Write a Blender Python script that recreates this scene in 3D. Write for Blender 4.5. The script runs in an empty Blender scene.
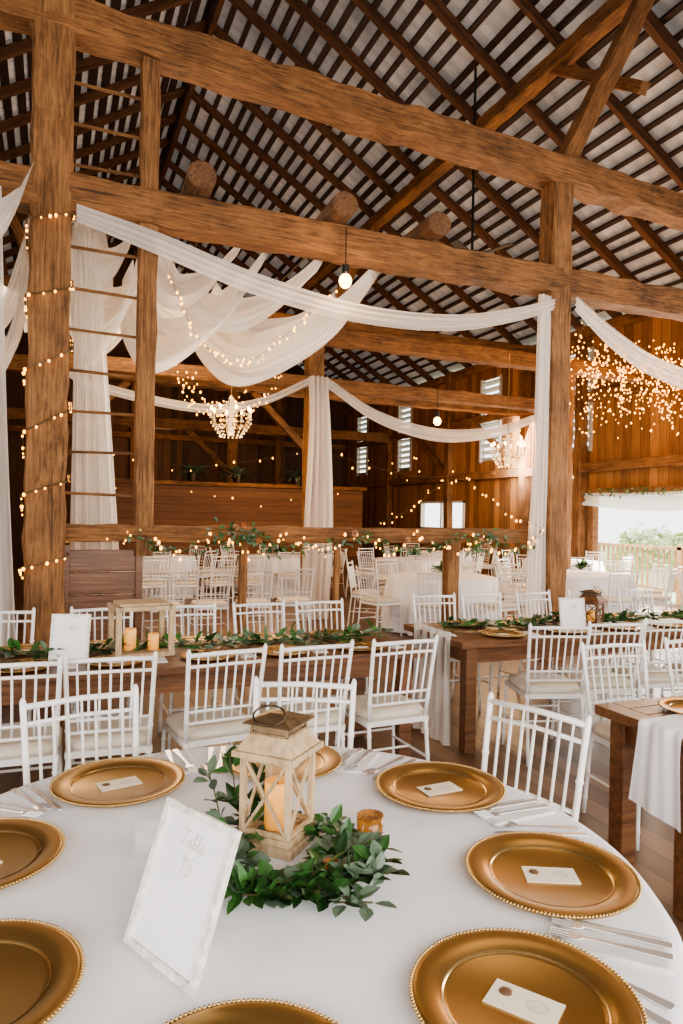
import bpy, math, random
from mathutils import Vector, Matrix
random.seed(7)
C=bpy.context.scene.collection
R=random.uniform
pi=math.pi
CA,SA=0.9239,0.3827
def G(X,d):  # plan position: X sideways, d away from the visitor standing at the origin
    return (X*CA+d*SA, -X*SA+d*CA)
YAW=-math.radians(22.5)
CAMZ=1.6
# ------------------------------------------------------------------ materials
def newmat(name):
    m=bpy.data.materials.new(name); m.use_nodes=True
    nt=m.node_tree; b=nt.nodes['Principled BSDF']
    return m,nt,b
def simple(name,col,rough=.5,metal=0,emit=None,es=0,noise=.08,nscale=8,trans=0,bump=0,island=0,alpha=1):
    m,nt,b=newmat(name)
    b.inputs['Roughness'].default_value=rough; b.inputs['Metallic'].default_value=metal
    tc=nt.nodes.new('ShaderNodeTexCoord'); n=nt.nodes.new('ShaderNodeTexNoise')
    n.inputs['Scale'].default_value=nscale; n.inputs['Detail'].default_value=4
    nt.links.new(tc.outputs['Object'],n.inputs['Vector'])
    r=nt.nodes.new('ShaderNodeValToRGB')
    k=1-noise*1.5; k2=1+noise
    r.color_ramp.elements[0].position=.3; r.color_ramp.elements[1].position=.7
    r.color_ramp.elements[0].color=(col[0]*k,col[1]*k,col[2]*k,1)
    r.color_ramp.elements[1].color=(min(1,col[0]*k2),min(1,col[1]*k2),min(1,col[2]*k2),1)
    nt.links.new(n.outputs['Fac'],r.inputs['Fac'])
    out=r.outputs['Color']
    if island:
        g=nt.nodes.new('ShaderNodeNewGeometry'); h=nt.nodes.new('ShaderNodeHueSaturation')
        mr=nt.nodes.new('ShaderNodeMapRange'); mr.inputs['To Min'].default_value=1-island; mr.inputs['To Max'].default_value=1+island
        nt.links.new(g.outputs['Random Per Island'],mr.inputs['Value'])
        nt.links.new(mr.outputs['Result'],h.inputs['Value']); nt.links.new(out,h.inputs['Color']); out=h.outputs['Color']
    nt.links.new(out,b.inputs['Base Color'])
    if emit:
        b.inputs['Emission Color'].default_value=(*emit,1); b.inputs['Emission Strength'].default_value=es
    if bump:
        bp=nt.nodes.new('ShaderNodeBump'); bp.inputs['Strength'].default_value=bump; bp.inputs['Distance'].default_value=.01
        nt.links.new(n.outputs['Fac'],bp.inputs['Height']); nt.links.new(bp.outputs['Normal'],b.inputs['Normal'])
    if trans: b.inputs['Transmission Weight'].default_value=trans
    if alpha<1: b.inputs['Alpha'].default_value=alpha
    return m
def wood(name,c1,c2,scale=(1.3,22,22),rough=.8,bump=.55,patch=.6,crack=.5):
    m,nt,b=newmat(name); N=nt.nodes; L=nt.links
    tc=N.new('ShaderNodeTexCoord'); mp=N.new('ShaderNodeMapping'); mp.inputs['Scale'].default_value=scale
    oi=N.new('ShaderNodeObjectInfo'); ad=N.new('ShaderNodeVectorMath'); ad.operation='ADD'
    ml=N.new('ShaderNodeMath'); ml.operation='MULTIPLY'; ml.inputs[1].default_value=31
    L.new(oi.outputs['Random'],ml.inputs[0]); L.new(tc.outputs['Object'],ad.inputs[0]); L.new(ml.outputs[0],ad.inputs[1])
    L.new(ad.outputs[0],mp.inputs['Vector'])
    n=N.new('ShaderNodeTexNoise'); n.inputs['Scale'].default_value=2.2; n.inputs['Detail'].default_value=9; n.inputs['Roughness'].default_value=.7; n.inputs['Distortion'].default_value=.15
    L.new(mp.outputs[0],n.inputs['Vector'])
    p=N.new('ShaderNodeTexNoise'); p.inputs['Scale'].default_value=2.0; p.inputs['Detail'].default_value=8; p.inputs['Roughness'].default_value=.65; L.new(ad.outputs[0],p.inputs['Vector'])
    mx=N.new('ShaderNodeMath'); mx.operation='MULTIPLY_ADD'; mx.inputs[1].default_value=patch; L.new(p.outputs['Fac'],mx.inputs[0])
    sb=N.new('ShaderNodeMath'); sb.operation='SUBTRACT'; sb.inputs[1].default_value=patch*.5; L.new(n.outputs['Fac'],sb.inputs[0]); L.new(sb.outputs[0],mx.inputs[2])
    r=N.new('ShaderNodeValToRGB'); e=r.color_ramp.elements
    e[0].position=.30; e[1].position=.72; e[0].color=(*c1,1); e[1].color=(*c2,1)
    L.new(mx.outputs[0],r.inputs['Fac'])
    # long drying cracks running with the grain
    mp2=N.new('ShaderNodeMapping'); mp2.inputs['Scale'].default_value=(scale[0]*.55,scale[1]*1.1,scale[2]*1.1); L.new(ad.outputs[0],mp2.inputs['Vector'])
    n2=N.new('ShaderNodeTexNoise'); n2.inputs['Scale'].default_value=1.3; n2.inputs['Detail'].default_value=3; L.new(mp2.outputs[0],n2.inputs['Vector'])
    cr=N.new('ShaderNodeValToRGB'); ce=cr.color_ramp.elements; ce[0].position=.30; ce[1].position=.39
    k=1-crack; ce[0].color=(k,k,k,1); ce[1].color=(1,1,1,1); L.new(n2.outputs['Fac'],cr.inputs['Fac'])
    mc=N.new('ShaderNodeVectorMath'); mc.operation='MULTIPLY'; L.new(r.outputs['Color'],mc.inputs[0]); L.new(cr.outputs['Color'],mc.inputs[1])
    L.new(mc.outputs[0],b.inputs['Base Color'])
    b.inputs['Roughness'].default_value=rough
    hm=N.new('ShaderNodeMath'); hm.operation='MULTIPLY'; L.new(mx.outputs[0],hm.inputs[0]); L.new(cr.outputs['Color'],hm.inputs[1])
    bp=N.new('ShaderNodeBump'); bp.inputs['Strength'].default_value=bump; bp.inputs['Distance'].default_value=.03
    L.new(hm.outputs[0],bp.inputs['Height']); L.new(bp.outputs['Normal'],b.inputs['Normal'])
    return m
def planks(name,c1,c2,across,width,grain,rough=.7,gap=.04,gs=1.5):
    m,nt,b=newmat(name); N=nt.nodes; L=nt.links
    tc=N.new('ShaderNodeTexCoord'); sp=N.new('ShaderNodeSeparateXYZ'); L.new(tc.outputs['Object'],sp.inputs[0])
    dv=N.new('ShaderNodeMath'); dv.operation='DIVIDE'; dv.inputs[1].default_value=width; L.new(sp.outputs[across],dv.inputs[0])
    fr=N.new('ShaderNodeMath'); fr.operation='FRACT'; L.new(dv.outputs[0],fr.inputs[0])
    fl=N.new('ShaderNodeMath'); fl.operation='FLOOR'; L.new(dv.outputs[0],fl.inputs[0])
    wn=N.new('ShaderNodeTexWhiteNoise'); wn.noise_dimensions='1D'; L.new(fl.outputs[0],wn.inputs['W'])
    mp=N.new('ShaderNodeMapping'); sc=[14,14,14]; sc[grain]=gs; mp.inputs['Scale'].default_value=sc
    ad=N.new('ShaderNodeVectorMath'); ad.operation='ADD'
    L.new(tc.outputs['Object'],ad.inputs[0])
    m7=N.new('ShaderNodeMath'); m7.operation='MULTIPLY'; m7.inputs[1].default_value=13; L.new(wn.outputs['Value'],m7.inputs[0]); L.new(m7.outputs[0],ad.inputs[1])
    L.new(ad.outputs[0],mp.inputs['Vector'])
    n=N.new('ShaderNodeTexNoise'); n.inputs['Scale'].default_value=1; n.inputs['Detail'].default_value=7; n.inputs['Roughness'].default_value=.65; L.new(mp.outputs[0],n.inputs['Vector'])
    mx=N.new('ShaderNodeMath'); mx.operation='MULTIPLY_ADD'; mx.inputs[1].default_value=.4; L.new(wn.outputs['Value'],mx.inputs[0])
    hf=N.new('ShaderNodeMath'); hf.operation='MULTIPLY'; hf.inputs[1].default_value=.65; L.new(n.outputs['Fac'],hf.inputs[0]); L.new(hf.outputs[0],mx.inputs[2])
    r=N.new('ShaderNodeValToRGB'); e=r.color_ramp.elements; e[0].position=.25; e[1].position=.8; e[0].color=(*c1,1); e[1].color=(*c2,1)
    L.new(mx.outputs[0],r.inputs['Fac'])
    gt=N.new('ShaderNodeMath'); gt.operation='GREATER_THAN'; gt.inputs[1].default_value=gap; L.new(fr.outputs[0],gt.inputs[0])
    ma=N.new('ShaderNodeMath'); ma.operation='MULTIPLY_ADD'; ma.inputs[1].default_value=.85; ma.inputs[2].default_value=.15; L.new(gt.outputs[0],ma.inputs[0])
    mc=N.new('ShaderNodeVectorMath'); mc.operation='SCALE'; L.new(r.outputs['Color'],mc.inputs[0]); L.new(ma.outputs[0],mc.inputs['Scale'])
    L.new(mc.outputs[0],b.inputs['Base Color']); b.inputs['Roughness'].default_value=rough
    return m
def fabric(name,col,transl=.35,alpha=1):
    m,nt,b=newmat(name); N=nt.nodes; L=nt.links
    b.inputs['Base Color'].default_value=(*col,1); b.inputs['Roughness'].default_value=.85
    tc=N.new('ShaderNodeTexCoord'); n=N.new('ShaderNodeTexNoise'); n.inputs['Scale'].default_value=3; L.new(tc.outputs['Object'],n.inputs['Vector'])
    bp=N.new('ShaderNodeBump'); bp.inputs['Strength'].default_value=.15; bp.inputs['Distance'].default_value=.03; L.new(n.outputs['Fac'],bp.inputs['Height']); L.new(bp.outputs['Normal'],b.inputs['Normal'])
    t=N.new('ShaderNodeBsdfTranslucent'); t.inputs['Color'].default_value=(*col,1)
    mx=N.new('ShaderNodeMixShader'); mx.inputs[0].default_value=transl
    L.new(b.outputs[0],mx.inputs[1]); L.new(t.outputs[0],mx.inputs[2])
    o=N['Material Output']; src=mx.outputs[0]
    if alpha<1:
        tr=N.new('ShaderNodeBsdfTransparent'); m2=N.new('ShaderNodeMixShader'); m2.inputs[0].default_value=alpha
        L.new(tr.outputs[0],m2.inputs[1]); L.new(src,m2.inputs[2]); src=m2.outputs[0]
    L.new(src,o.inputs['Surface'])
    return m
def emis(name,col,st):
    m=simple(name,col,.4,0,col,st,noise=.02)
    m.cycles.emission_sampling='NONE'
    return m
M_post=wood('hewn_post_wood',(.070,.030,.011),(.42,.200,.074))
M_beam=wood('hewn_beam_wood',(.058,.024,.009),(.38,.172,.060))
M_raft=wood('rafter_wood',(.035,.014,.006),(.18,.074,.028),patch=.4)
M_log=wood('log_end_wood',(.050,.024,.011),(.24,.115,.050))
M_farm=wood('farm_table_wood',(.065,.027,.012),(.27,.118,.048),scale=(1.2,16,16),rough=.36,bump=.15,patch=.2,crack=.3)
M_batten=wood('batten_wood',(.018,.009,.006),(.060,.029,.016))
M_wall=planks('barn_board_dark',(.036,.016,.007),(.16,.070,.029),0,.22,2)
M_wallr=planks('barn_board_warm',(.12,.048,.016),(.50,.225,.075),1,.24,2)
M_part=planks('partition_board',(.07,.029,.011),(.23,.10,.038),2,.2,0)
M_floor=planks('floor_planks',(.09,.05,.028),(.24,.14,.085),0,.16,1,rough=.38,gap=.03)
M_roof_glow=simple('glowing_galvanised_roof',(.42,.40,.385),.6,0,(.95,.87,.82),.085,noise=.45,nscale=.8)  # faint emission put into the metal imitates sky light at the roof gaps
M_white=simple('white_painted_wood',(.86,.83,.79),.32,noise=.03)
M_cush=simple('ivory_cushion',(.72,.64,.52),.85,noise=.05)
M_cloth=fabric('white_tablecloth_linen',(.94,.925,.945),.06)
M_sheer=fabric('white_sheer_drape',(.97,.93,.88),.58,.80)
M_gold=simple('antique_gold',(.44,.275,.105),.29,.88,noise=.06,nscale=5)
M_goldrim=simple('bright_gold',(.58,.39,.17),.24,.9,noise=.03)
M_silver=simple('polished_steel',(.80,.80,.81),.18,.72,noise=.02)
M_card=simple('cream_card',(.86,.76,.60),.7,noise=.02)
M_signc=simple('white_sign_card',(.88,.87,.86),.45,noise=.01)
M_seal=simple('bronze_wax_seal',(.20,.12,.07),.4,.3)
M_ink=simple('grey_ink',(.42,.40,.385),.7)
M_frame=simple('whitewashed_frame',(.76,.72,.64),.6,noise=.2,nscale=60,bump=.4)
M_napkin=fabric('white_napkin',(.80,.76,.72),.05)
M_lant=wood('whitewashed_lantern_wood',(.34,.23,.12),(.68,.51,.32),scale=(20,20,4),bump=.3,patch=.5,crack=.3)
M_champ=simple('weathered_cap_metal',(.27,.19,.11),.38,.75,noise=.3,nscale=24)
M_dark=simple('aged_bronze_metal',(.10,.07,.045),.35,.9,noise=.2,nscale=20)
M_black=simple('black_metal',(.02,.02,.02),.4,.5)
M_candle=simple('amber_candle_wax',(.85,.45,.13),.5,0,(1,.38,.05),.5,noise=.15)
M_leaf=simple('deep_green_leaf',(.042,.122,.028),.36,noise=.3,nscale=9,island=.6)
M_leaf2=simple('grey_green_leaf',(.14,.20,.13),.5,noise=.2,nscale=9,island=.35)
M_bush=simple('sunlit_shrub_leaf',(.62,.72,.42),.7,island=.3)
M_stem=simple('green_brown_stem',(.10,.09,.03),.7)
M_rust=simple('rust_flower_petals',(.42,.14,.04),.6,island=.4)
M_pink=simple('peach_flower_petals',(.50,.25,.12),.6,island=.3)
M_bulb=emis('warm_fairy_bulb',(1,.44,.07),6)
M_big=emis('warm_filament_bulb',(1,.62,.24),11)
M_wire=simple('dark_string_wire',(.12,.08,.035),.6)
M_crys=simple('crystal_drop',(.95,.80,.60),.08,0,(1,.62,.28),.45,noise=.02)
M_glass=simple('clear_glass',(.92,.92,.92),.05,noise=.01,alpha=.16)
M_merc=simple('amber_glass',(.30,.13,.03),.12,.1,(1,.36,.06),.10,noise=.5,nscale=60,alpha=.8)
M_grass=simple('meadow_grass',(.55,.65,.38),.9,noise=.2,nscale=3)
M_rail=wood('railing_wood',(.40,.22,.10),(.75,.5,.28))
M_slat=simple('weathered_louver',(.55,.54,.52),.7)
# ------------------------------------------------------------------ mesh kit
class MB:
    def __init__(s): s.v=[]; s.f=[]
    def add(s,v,f):
        o=len(s.v); s.v+= [tuple(p) for p in v]; s.f+=[tuple(i+o for i in q) for q in f]; return s
    def box(s,c,sz,mat=None):
        x,y,z=sz[0]/2,sz[1]/2,sz[2]/2
        v=[Vector((a*x,b*y,e*z)) for a in(-1,1) for b in(-1,1) for e in(-1,1)]
        if mat: v=[mat@p for p in v]
        v=[p+Vector(c) for p in v]
        return s.add(v,[(0,1,3,2),(4,6,7,5),(0,4,5,1),(2,3,7,6),(0,2,6,4),(1,5,7,3)])
    def bar(s,p0,p1,w,h,up=(0,0,1)):
        p0,p1=Vector(p0),Vector(p1); x=(p1-p0).normalized(); u=Vector(up)
        y=u.cross(x)
        if y.length<1e-4: y=Vector((0,1,0)).cross(x)
        y.normalize(); z=x.cross(y)
        v=[p+y*a*w/2+z*b*h/2 for p in(p0,p1) for a,b in((-1,-1),(1,-1),(1,1),(-1,1))]
        return s.add(v,[(3,2,1,0),(4,5,6,7),(0,1,5,4),(1,2,6,5),(2,3,7,6),(3,0,4,7)])
    def tube(s,pts,r,n=8,cap=True):
        pts=[Vector(p) for p in pts]; k=len(pts)
        rr=r if isinstance(r,(list,tuple)) else [r]*k
        t0=(pts[1]-pts[0]).normalized(); a=t0.orthogonal().normalized(); V=[];F=[]
        for i in range(k):
            t=(pts[min(i+1,k-1)]-pts[max(i-1,0)]).normalized()
            a=(a-t*a.dot(t)); a=a.normalized() if a.length>1e-6 else t.orthogonal().normalized()
            b=t.cross(a)
            for j in range(n):
                q=2*pi*j/n; V.append(pts[i]+(a*math.cos(q)+b*math.sin(q))*rr[i])
        for i in range(k-1):
            for j in range(n):
                F.append((i*n+j,i*n+(j+1)%n,(i+1)*n+(j+1)%n,(i+1)*n+j))
        if cap: F.append(tuple(range(n-1,-1,-1))); F.append(tuple((k-1)*n+j for j in range(n)))
        return s.add(V,F)
    def lathe(s,prof,n=32,c=(0,0,0),scale=(1,1)):
        V=[];F=[];k=len(prof)
        for r,z in prof:
            for j in range(n):
                q=2*pi*j/n; V.append((c[0]+r*math.cos(q)*scale[0],c[1]+r*math.sin(q)*scale[1],c[2]+z))
        for i in range(k-1):
            for j in range(n):
                F.append((i*n+j,i*n+(j+1)%n,(i+1)*n+(j+1)%n,(i+1)*n+j))
        return s.add(V,F)
    def ball(s,c,r,n=8,m=5,sz=1):
        return s.lathe([(max(1e-4,r*math.sin(pi*i/m)),-r*sz*math.cos(pi*i/m)) for i in range(m+1)],n,c)
    def poly(s,pts,z0,z1):
        n=len(pts); v=[(x,y,z0) for x,y in pts]+[(x,y,z1) for x,y in pts]
        return s.add(v,[tuple(range(n-1,-1,-1)),tuple(range(n,2*n))]+[(i,(i+1)%n,n+(i+1)%n,n+i) for i in range(n)])
    def leaf(s,p,d,nrm,L,W,curl=.15):
        d=Vector(d).normalized(); nrm=Vector(nrm); sd=d.cross(nrm)
        if sd.length<1e-3: sd=d.orthogonal()
        sd.normalize(); nn=sd.cross(d); p=Vector(p)
        V=[p];
        for t,w in((.25,.75),(.55,1),(.82,.55)):
            mid=p+d*L*t-nn*curl*L*t*t
            V+=[mid+sd*W*w/2+nn*W*.14*w,mid,mid-sd*W*w/2+nn*W*.14*w]
        V.append(p+d*L-nn*curl*L)
        F=[(0,2,1),(0,3,2)]
        for i in(1,4): F+=[(i,i+1,i+4,i+3),(i+1,i+2,i+5,i+4)]
        F+=[(7,8,10),(8,9,10)]
        return s.add(V,F)
    def obj(s,name,mat,parent=None,smooth=False,loc=None,bevel=0,label=None):
        me=bpy.data.meshes.new(name); me.from_pydata(s.v,[],s.f); me.materials.append(mat)
        if smooth:
            me.polygons.foreach_set('use_smooth',[True]*len(me.polygons))
        me.update()
        o=bpy.data.objects.new(name,me); C.objects.link(o)
        if parent: o.parent=parent
        if loc: o.location=loc
        if bevel:
            b=o.modifiers.new('bevel','BEVEL'); b.width=bevel; b.segments=2; b.limit_method='ANGLE'
        if label: o['label']=label
        return o
def thing(o,label,cat,group=None,structure=False):
    o['label']=label; o['category']=cat
    if group:o['group']=group
    return o
def struct(o,label=None):
    o['kind']='structure'
    if label:o['label']=label
    return o
def empty(name,loc=(0,0,0)):
    e=bpy.data.objects.new(name,None); e.location=loc; e.empty_display_size=.1; C.objects.link(e); return e
def dup(root,M):
    n=root.copy(); C.objects.link(n); n.matrix_world=M
    for ch in root.children:
        c=ch.copy(); C.objects.link(c); c.parent=n
        for g in ch.children:
            q=g.copy(); C.objects.link(q); q.parent=c
    return n
def TR(x,y,z,rot=0,s=1): return Matrix.Translation((x,y,z))@Matrix.Rotation(rot,4,'Z')@Matrix.Scale(s,4)
def catmull(P,n):
    P=[Vector(p) for p in P]
    if len(P)==2: return [P[0].lerp(P[1],i/(n-1)) for i in range(n)]
    Q=[P[0]*2-P[1]]+P+[P[-1]*2-P[-2]]; out=[]
    for i in range(n):
        t=i/(n-1)*(len(P)-1); k=min(int(t),len(P)-2); t-=k
        a,b,c,d=Q[k:k+4]
        out.append(.5*((2*b)+(c-a)*t+(2*a-5*b+4*c-d)*t*t+(3*b-a-3*c+d)*t**3))
    return out
def sheet(name,A,B,label,amp=.04,freq=6,n=36,m=60,dirv=(0,1,0),ends=1.0,mat=None,cat='drapery',group=None,sag=0):
    A=catmull(A,n);B=catmull(B,n);V=[];F=[];dv=Vector(dirv); ph=R(0,6)
    for i in range(n):
        for j in range(m):
            w=j/(m-1); p=A[i].lerp(B[i],w)
            a=amp*(ends+(1-ends)*math.sin(pi*i/(n-1)))
            p=p+dv*a*(math.sin(2*pi*freq*w+ph+.5*math.sin(i*.15))+.5*math.sin(2*pi*freq*2.3*w+i*.12+ph))
            p.z-=sag*math.sin(pi*i/(n-1))*math.sin(pi*w)
            V.append(p)
    for i in range(n-1):
        for j in range(m-1): F.append((i*m+j,i*m+j+1,(i+1)*m+j+1,(i+1)*m+j))
    o=MB().add(V,F).obj(name,mat or M_sheer,smooth=True)
    return thing(o,label,cat,group)
def beam(name,p0,p1,w,h,mat,label,jit=.012,seg=None,rnd=False,cat='timber beam',group=None,parent=None):
    p0,p1=Vector(p0),Vector(p1); L=(p1-p0).length; seg=seg or max(2,int(L/.22))
    if rnd: cs=[(math.cos(2*pi*k/22)*w/2,math.sin(2*pi*k/22)*h/2) for k in range(22)]
    else:
        c=min(w,h)*.07; a,b=w/2,h/2
        cs=[(a,-b+c),(a,b*.3),(a,b-c),(a-c,b),(-a*.2,b),(-a+c,b),(-a,b-c),(-a,-b*.3),(-a,-b+c),(-a+c,-b),(a*.2,-b),(a-c,-b)]
    n=len(cs);V=[];F=[]
    for i in range(seg+1):
        x=-L/2+L*i/seg; oy,oz=R(-jit,jit)*.6,R(-jit,jit)*.6; sc=1+R(-jit,jit)*2
        for y,z in cs: V.append((x,y*sc+oy+R(-jit,jit)*.6,z*sc+oz+R(-jit,jit)*.6))
    for i in range(seg):
        for j in range(n): F.append((i*n+j,i*n+(j+1)%n,(i+1)*n+(j+1)%n,(i+1)*n+j))
    F.append(tuple(range(n-1,-1,-1)));F.append(tuple(seg*n+j for j in range(n)))
    o=MB().add(V,F).obj(name,mat)
    x=(p1-p0).normalized(); up=Vector((0,0,1))
    if abs(x.z)>.95: up=Vector((0,1,0))
    y=up.cross(x).normalized(); z=x.cross(y)
    o.matrix_world=Matrix.Translation((p0+p1)/2)@Matrix((x,y,z)).transposed().to_4x4()
    thing(o,label,cat,group)
    return o
# ------------------------------------------------------------------ shell
UL,UR,UM=-5.7,11.0,2.65; EZ=5.9; SL=.62; RZ=EZ+SL*(UR-UM); V0,V1=-3.0,26.0
def rz(u): return RZ-SL*abs(u-UM)
struct(MB().box(((UL+UR)/2,(V0+V1)/2,-.05),(UR-UL+.2,V1-V0,.1)).obj('floor',M_floor),'worn brown plank barn floor')
def wall_x(name,X,holes,mat,label,z1=EZ,th=.1):
    vs=sorted({V0,V1,*[h[0] for h in holes],*[h[1] for h in holes]}); zs=sorted({0,z1,*[h[2] for h in holes],*[h[3] for h in holes]})
    b=MB()
    for a,c in zip(vs,vs[1:]):
        for e,g in zip(zs,zs[1:]):
            if any(h[0]<=a and c<=h[1] and h[2]<=e and g<=h[3] for h in holes): continue
            b.box((X,(a+c)/2,(e+g)/2),(th,c-a,g-e))
    return struct(b.obj(name,mat),label)
slits=[(12.2,13.2),(15.6,16.5),(20.6,21.5),(24.1,25.0)]
holes=[(8.4,12.1,0.0,2.15),(17.3,19.8,1.25,2.05)]+[(a,b,3.15,5.4) for a,b in slits]
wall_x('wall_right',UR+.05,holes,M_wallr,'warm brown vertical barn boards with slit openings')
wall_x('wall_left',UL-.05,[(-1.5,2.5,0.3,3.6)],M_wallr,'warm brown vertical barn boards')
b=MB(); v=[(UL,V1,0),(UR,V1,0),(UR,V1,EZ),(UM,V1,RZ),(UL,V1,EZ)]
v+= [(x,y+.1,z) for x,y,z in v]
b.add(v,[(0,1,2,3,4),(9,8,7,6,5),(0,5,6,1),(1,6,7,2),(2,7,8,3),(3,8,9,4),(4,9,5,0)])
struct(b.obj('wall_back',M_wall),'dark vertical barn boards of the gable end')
b=MB(); Y=V0-.05   # unseen entrance gable, closed above to darken the upper hall; wide open doorway
b.box((-4.85,Y,2),(1.7,.1,4)); b.box((10.0,Y,2),(2.0,.1,4))
v=[(UL,Y-.05,4),(UR,Y-.05,4),(UR,Y-.05,EZ),(UM,Y-.05,RZ),(UL,Y-.05,EZ)]; v+=[(x,y+.1,z) for x,y,z in v]
b.add(v,[(0,1,2,3,4),(9,8,7,6,5),(0,5,6,1),(1,6,7,2),(2,7,8,3),(3,8,9,4),(4,9,5,0)])
struct(b.obj('wall_front',M_wall),'unseen barn boards added above the wide entrance doorway')
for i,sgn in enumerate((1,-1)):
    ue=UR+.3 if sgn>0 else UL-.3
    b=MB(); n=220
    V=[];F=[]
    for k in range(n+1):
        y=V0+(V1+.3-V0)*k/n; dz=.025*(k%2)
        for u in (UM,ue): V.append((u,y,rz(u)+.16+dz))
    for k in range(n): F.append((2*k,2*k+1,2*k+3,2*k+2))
    b.add(V,F); o=b.obj('ceiling' if sgn>0 else 'ceiling.001',M_roof_glow); struct(o,'galvanised corrugated metal roof seen from inside')
wi=1
for a,c in slits:
    b=MB()
    for k in range(12):
        z=3.2+k*.19; b.box((UR+.05,(a+c)/2,z),(.14,c-a,.035),Matrix.Rotation(.5,3,'Y'))
    b.box((UR,a,4.27),(.1,.07,2.3));b.box((UR,c,4.27),(.1,.07,2.3))
    struct(b.obj('window_%d'%wi,M_slat),'tall narrow louvred barn opening'); wi+=1
b=MB()
for y in(17.3,18.55,19.8): b.box((UR,y,1.65),(.1,.06,.86))
for z in(1.25,2.05): b.box((UR,18.55,z),(.1,2.56,.06))
struct(b.obj('window_%d'%wi,M_frame),'bright low window opening')
b=MB()
for y in(8.4,12.1): b.box((UR,y,1.1),(.16,.16,2.2))
b.box((UR,10.25,2.2),(.18,3.9,.16))
struct(b.obj('door_1',M_beam),'wide open barn doorway with timber frame')
# outside
struct(MB().box((30,10,-.25),(36,60,.1)).obj('ground',M_grass),'sunlit grass outside')
r=MB()
for k in range(40): r.box((UR+1.4,8+k*.15,.55),(.04,.04,.9))
r.box((UR+1.4,11,1.02),(.12,6.2,.06)); r.box((UR+1.4,11,.12),(.08,6.2,.08))
for y in(8,11,14): r.box((UR+1.4,y,.45),(.12,.12,1.3))
thing(r.obj('railing',M_rail),'brown wooden deck railing outside the open doorway','railing')
b=MB()
for k in range(1800):
    c=random.choice([(20,14,.2,1.2),(21,17.5,.3,1.3),(21,20,.2,1.2),(21,11,.1,1.0)])
    d=Vector((R(-1,1),R(-1,1),R(-1,1))).normalized(); p=Vector(c[:3])+d*c[3]*R(.8,1)
    if p.z<-.1: continue
    b.leaf(p,(R(-1,1),R(-1,1),R(-.6,.6)),d,.35,.22)
o=thing(b.obj('hedge',M_bush),'sunlit green shrubs beyond the doorway','hedge'); o['kind']='stuff'
# ------------------------------------------------------------------ roof timber
y=4.0;
while y<V1-.2:
    for sgn in(1,-1):
        ue=UR if sgn>0 else UL; w_=R(.08,.115); sk=R(-.10,.10)
        beam('rafter',(UM+sgn*.05,y,rz(UM)-.03),(ue,y+sk,rz(ue)-.02),w_,.16,M_raft,'rough reddish brown barn rafter under the metal roof',jit=.016,seg=14,cat='rafter',group='roof rafters')
    y+=R(.95,1.25)
for k in range(0,34):
    for sgn in(1,-1):
        u=UM+sgn*(.1+k*.245+R(-.03,.03)); u2=u+R(-.05,.05)
        if u>UR-.05 or u<UL+.05: continue
        o=beam('roof_batten',(u,1.5,rz(u)+.11),(u2,V1-.05,rz(u2)+.11),R(.09,.14)+(.03 if sgn<0 else 0),.04,M_batten,'thin dark batten carrying the metal roof',jit=.005,seg=14,cat='batten',group='roof battens')
for sgn in(1,-1):
    u=UM+sgn*4.05
    beam('purlin',(u,1,rz(u)-.3),(u,V1,rz(u)-.3),.24,.24,M_beam,'long hewn purlin running under the rafters',cat='purlin')
beam('ridge_beam',(UM,1,RZ-.2),(UM,V1,RZ-.2),.1,.22,M_raft,'ridge board at the roof peak',cat='ridge board')
FV=[6.52,14.4,22.0]; BZ=4.31; UP=[-.05,5.3]
for fi,fv in enumerate(FV):
    beam('tie_beam',(UL,fv,BZ),(UR,fv,BZ),.28,.31,M_beam,'heavy hewn horizontal tie beam across the barn posts',cat='timber beam',jit=.018)
    if fi==0: beam('upper_beam',(UL,fv,6.1),(UR,fv,5.3),.3,.31,M_beam,'long hewn beam high above the hall',jit=.026)
    else: beam('upper_beam',(UL,fv,5.75),(UR,fv,5.75),.24,.28,M_beam,'long hewn beam high above the hall')
    for up in UP:
        w=.32 if up<0 else .27
        beam('post',(up,fv,0),(up,fv,5.6 if up>0 else 6.3),w,w,M_post,'thick hewn brown barn post'+(' wound with string lights' if up<0 and fi==0 else ''),cat='post',jit=.018)
        sg=1 if up>UM else -1
        beam('strut',(up+sg*.05,fv,5.6),(UM+sg*4.0,fv,rz(UM+sg*4.05)-.45),.2,.2,M_beam,'canted roof strut rising from the post head to the purlin',cat='strut')
        if fi>0:
            beam('brace',(up-sg*.1,fv,2.9),(up-sg*1.4,fv,BZ-.15),.11,.14,M_beam,'diagonal timber knee brace',cat='brace')
    beam('brace',(UM+4.05,fv+.1,rz(UM+4.05)-1.6),(UM+4.05,fv+1.9,rz(UM+4.05)-.3),.12,.14,M_beam,'diagonal timber brace under the purlin',cat='brace')
beam('tie_beam',(UL,10.2,4.38),(UR,10.2,4.38),.24,.26,M_beam,'hewn tie beam across the middle of the hall')
beam('tie_beam',(-.05,10.2,3.62),(8.6,10.2,3.62),.18,.2,M_beam,'lighter cross rail below the middle tie beam')
beam('post',(3.72,10.2,0),(3.72,10.2,4.3),.25,.25,M_post,'hewn brown post dressed with a white drape',cat='post')
beam('post',(-.05,10.2,0),(-.05,10.2,4.3),.25,.25,M_post,'hewn brown barn post',cat='post')
beam('post',(8.6,10.2,0),(8.6,10.2,4.3),.2,.2,M_post,'hewn brown barn post',cat='post')
for u in(1.18,2.56,3.6):
    beam('loft_log',(u,6.22,BZ+.28),(u+.03,7.15,BZ+.29),.26,.24,M_log,'short round dark log stub resting on the tie beam',rnd=True,cat='log',jit=.004)
for u in(-.25,.5,1.4,2.6): 
    o=MB().tube([(u,6.6,4.5),(u,10,4.52),(u,14.3,4.5)],.006,5).obj('drape_cable',M_wire); thing(o,'thin steel cable carrying the ceiling drapes','cable')
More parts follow.
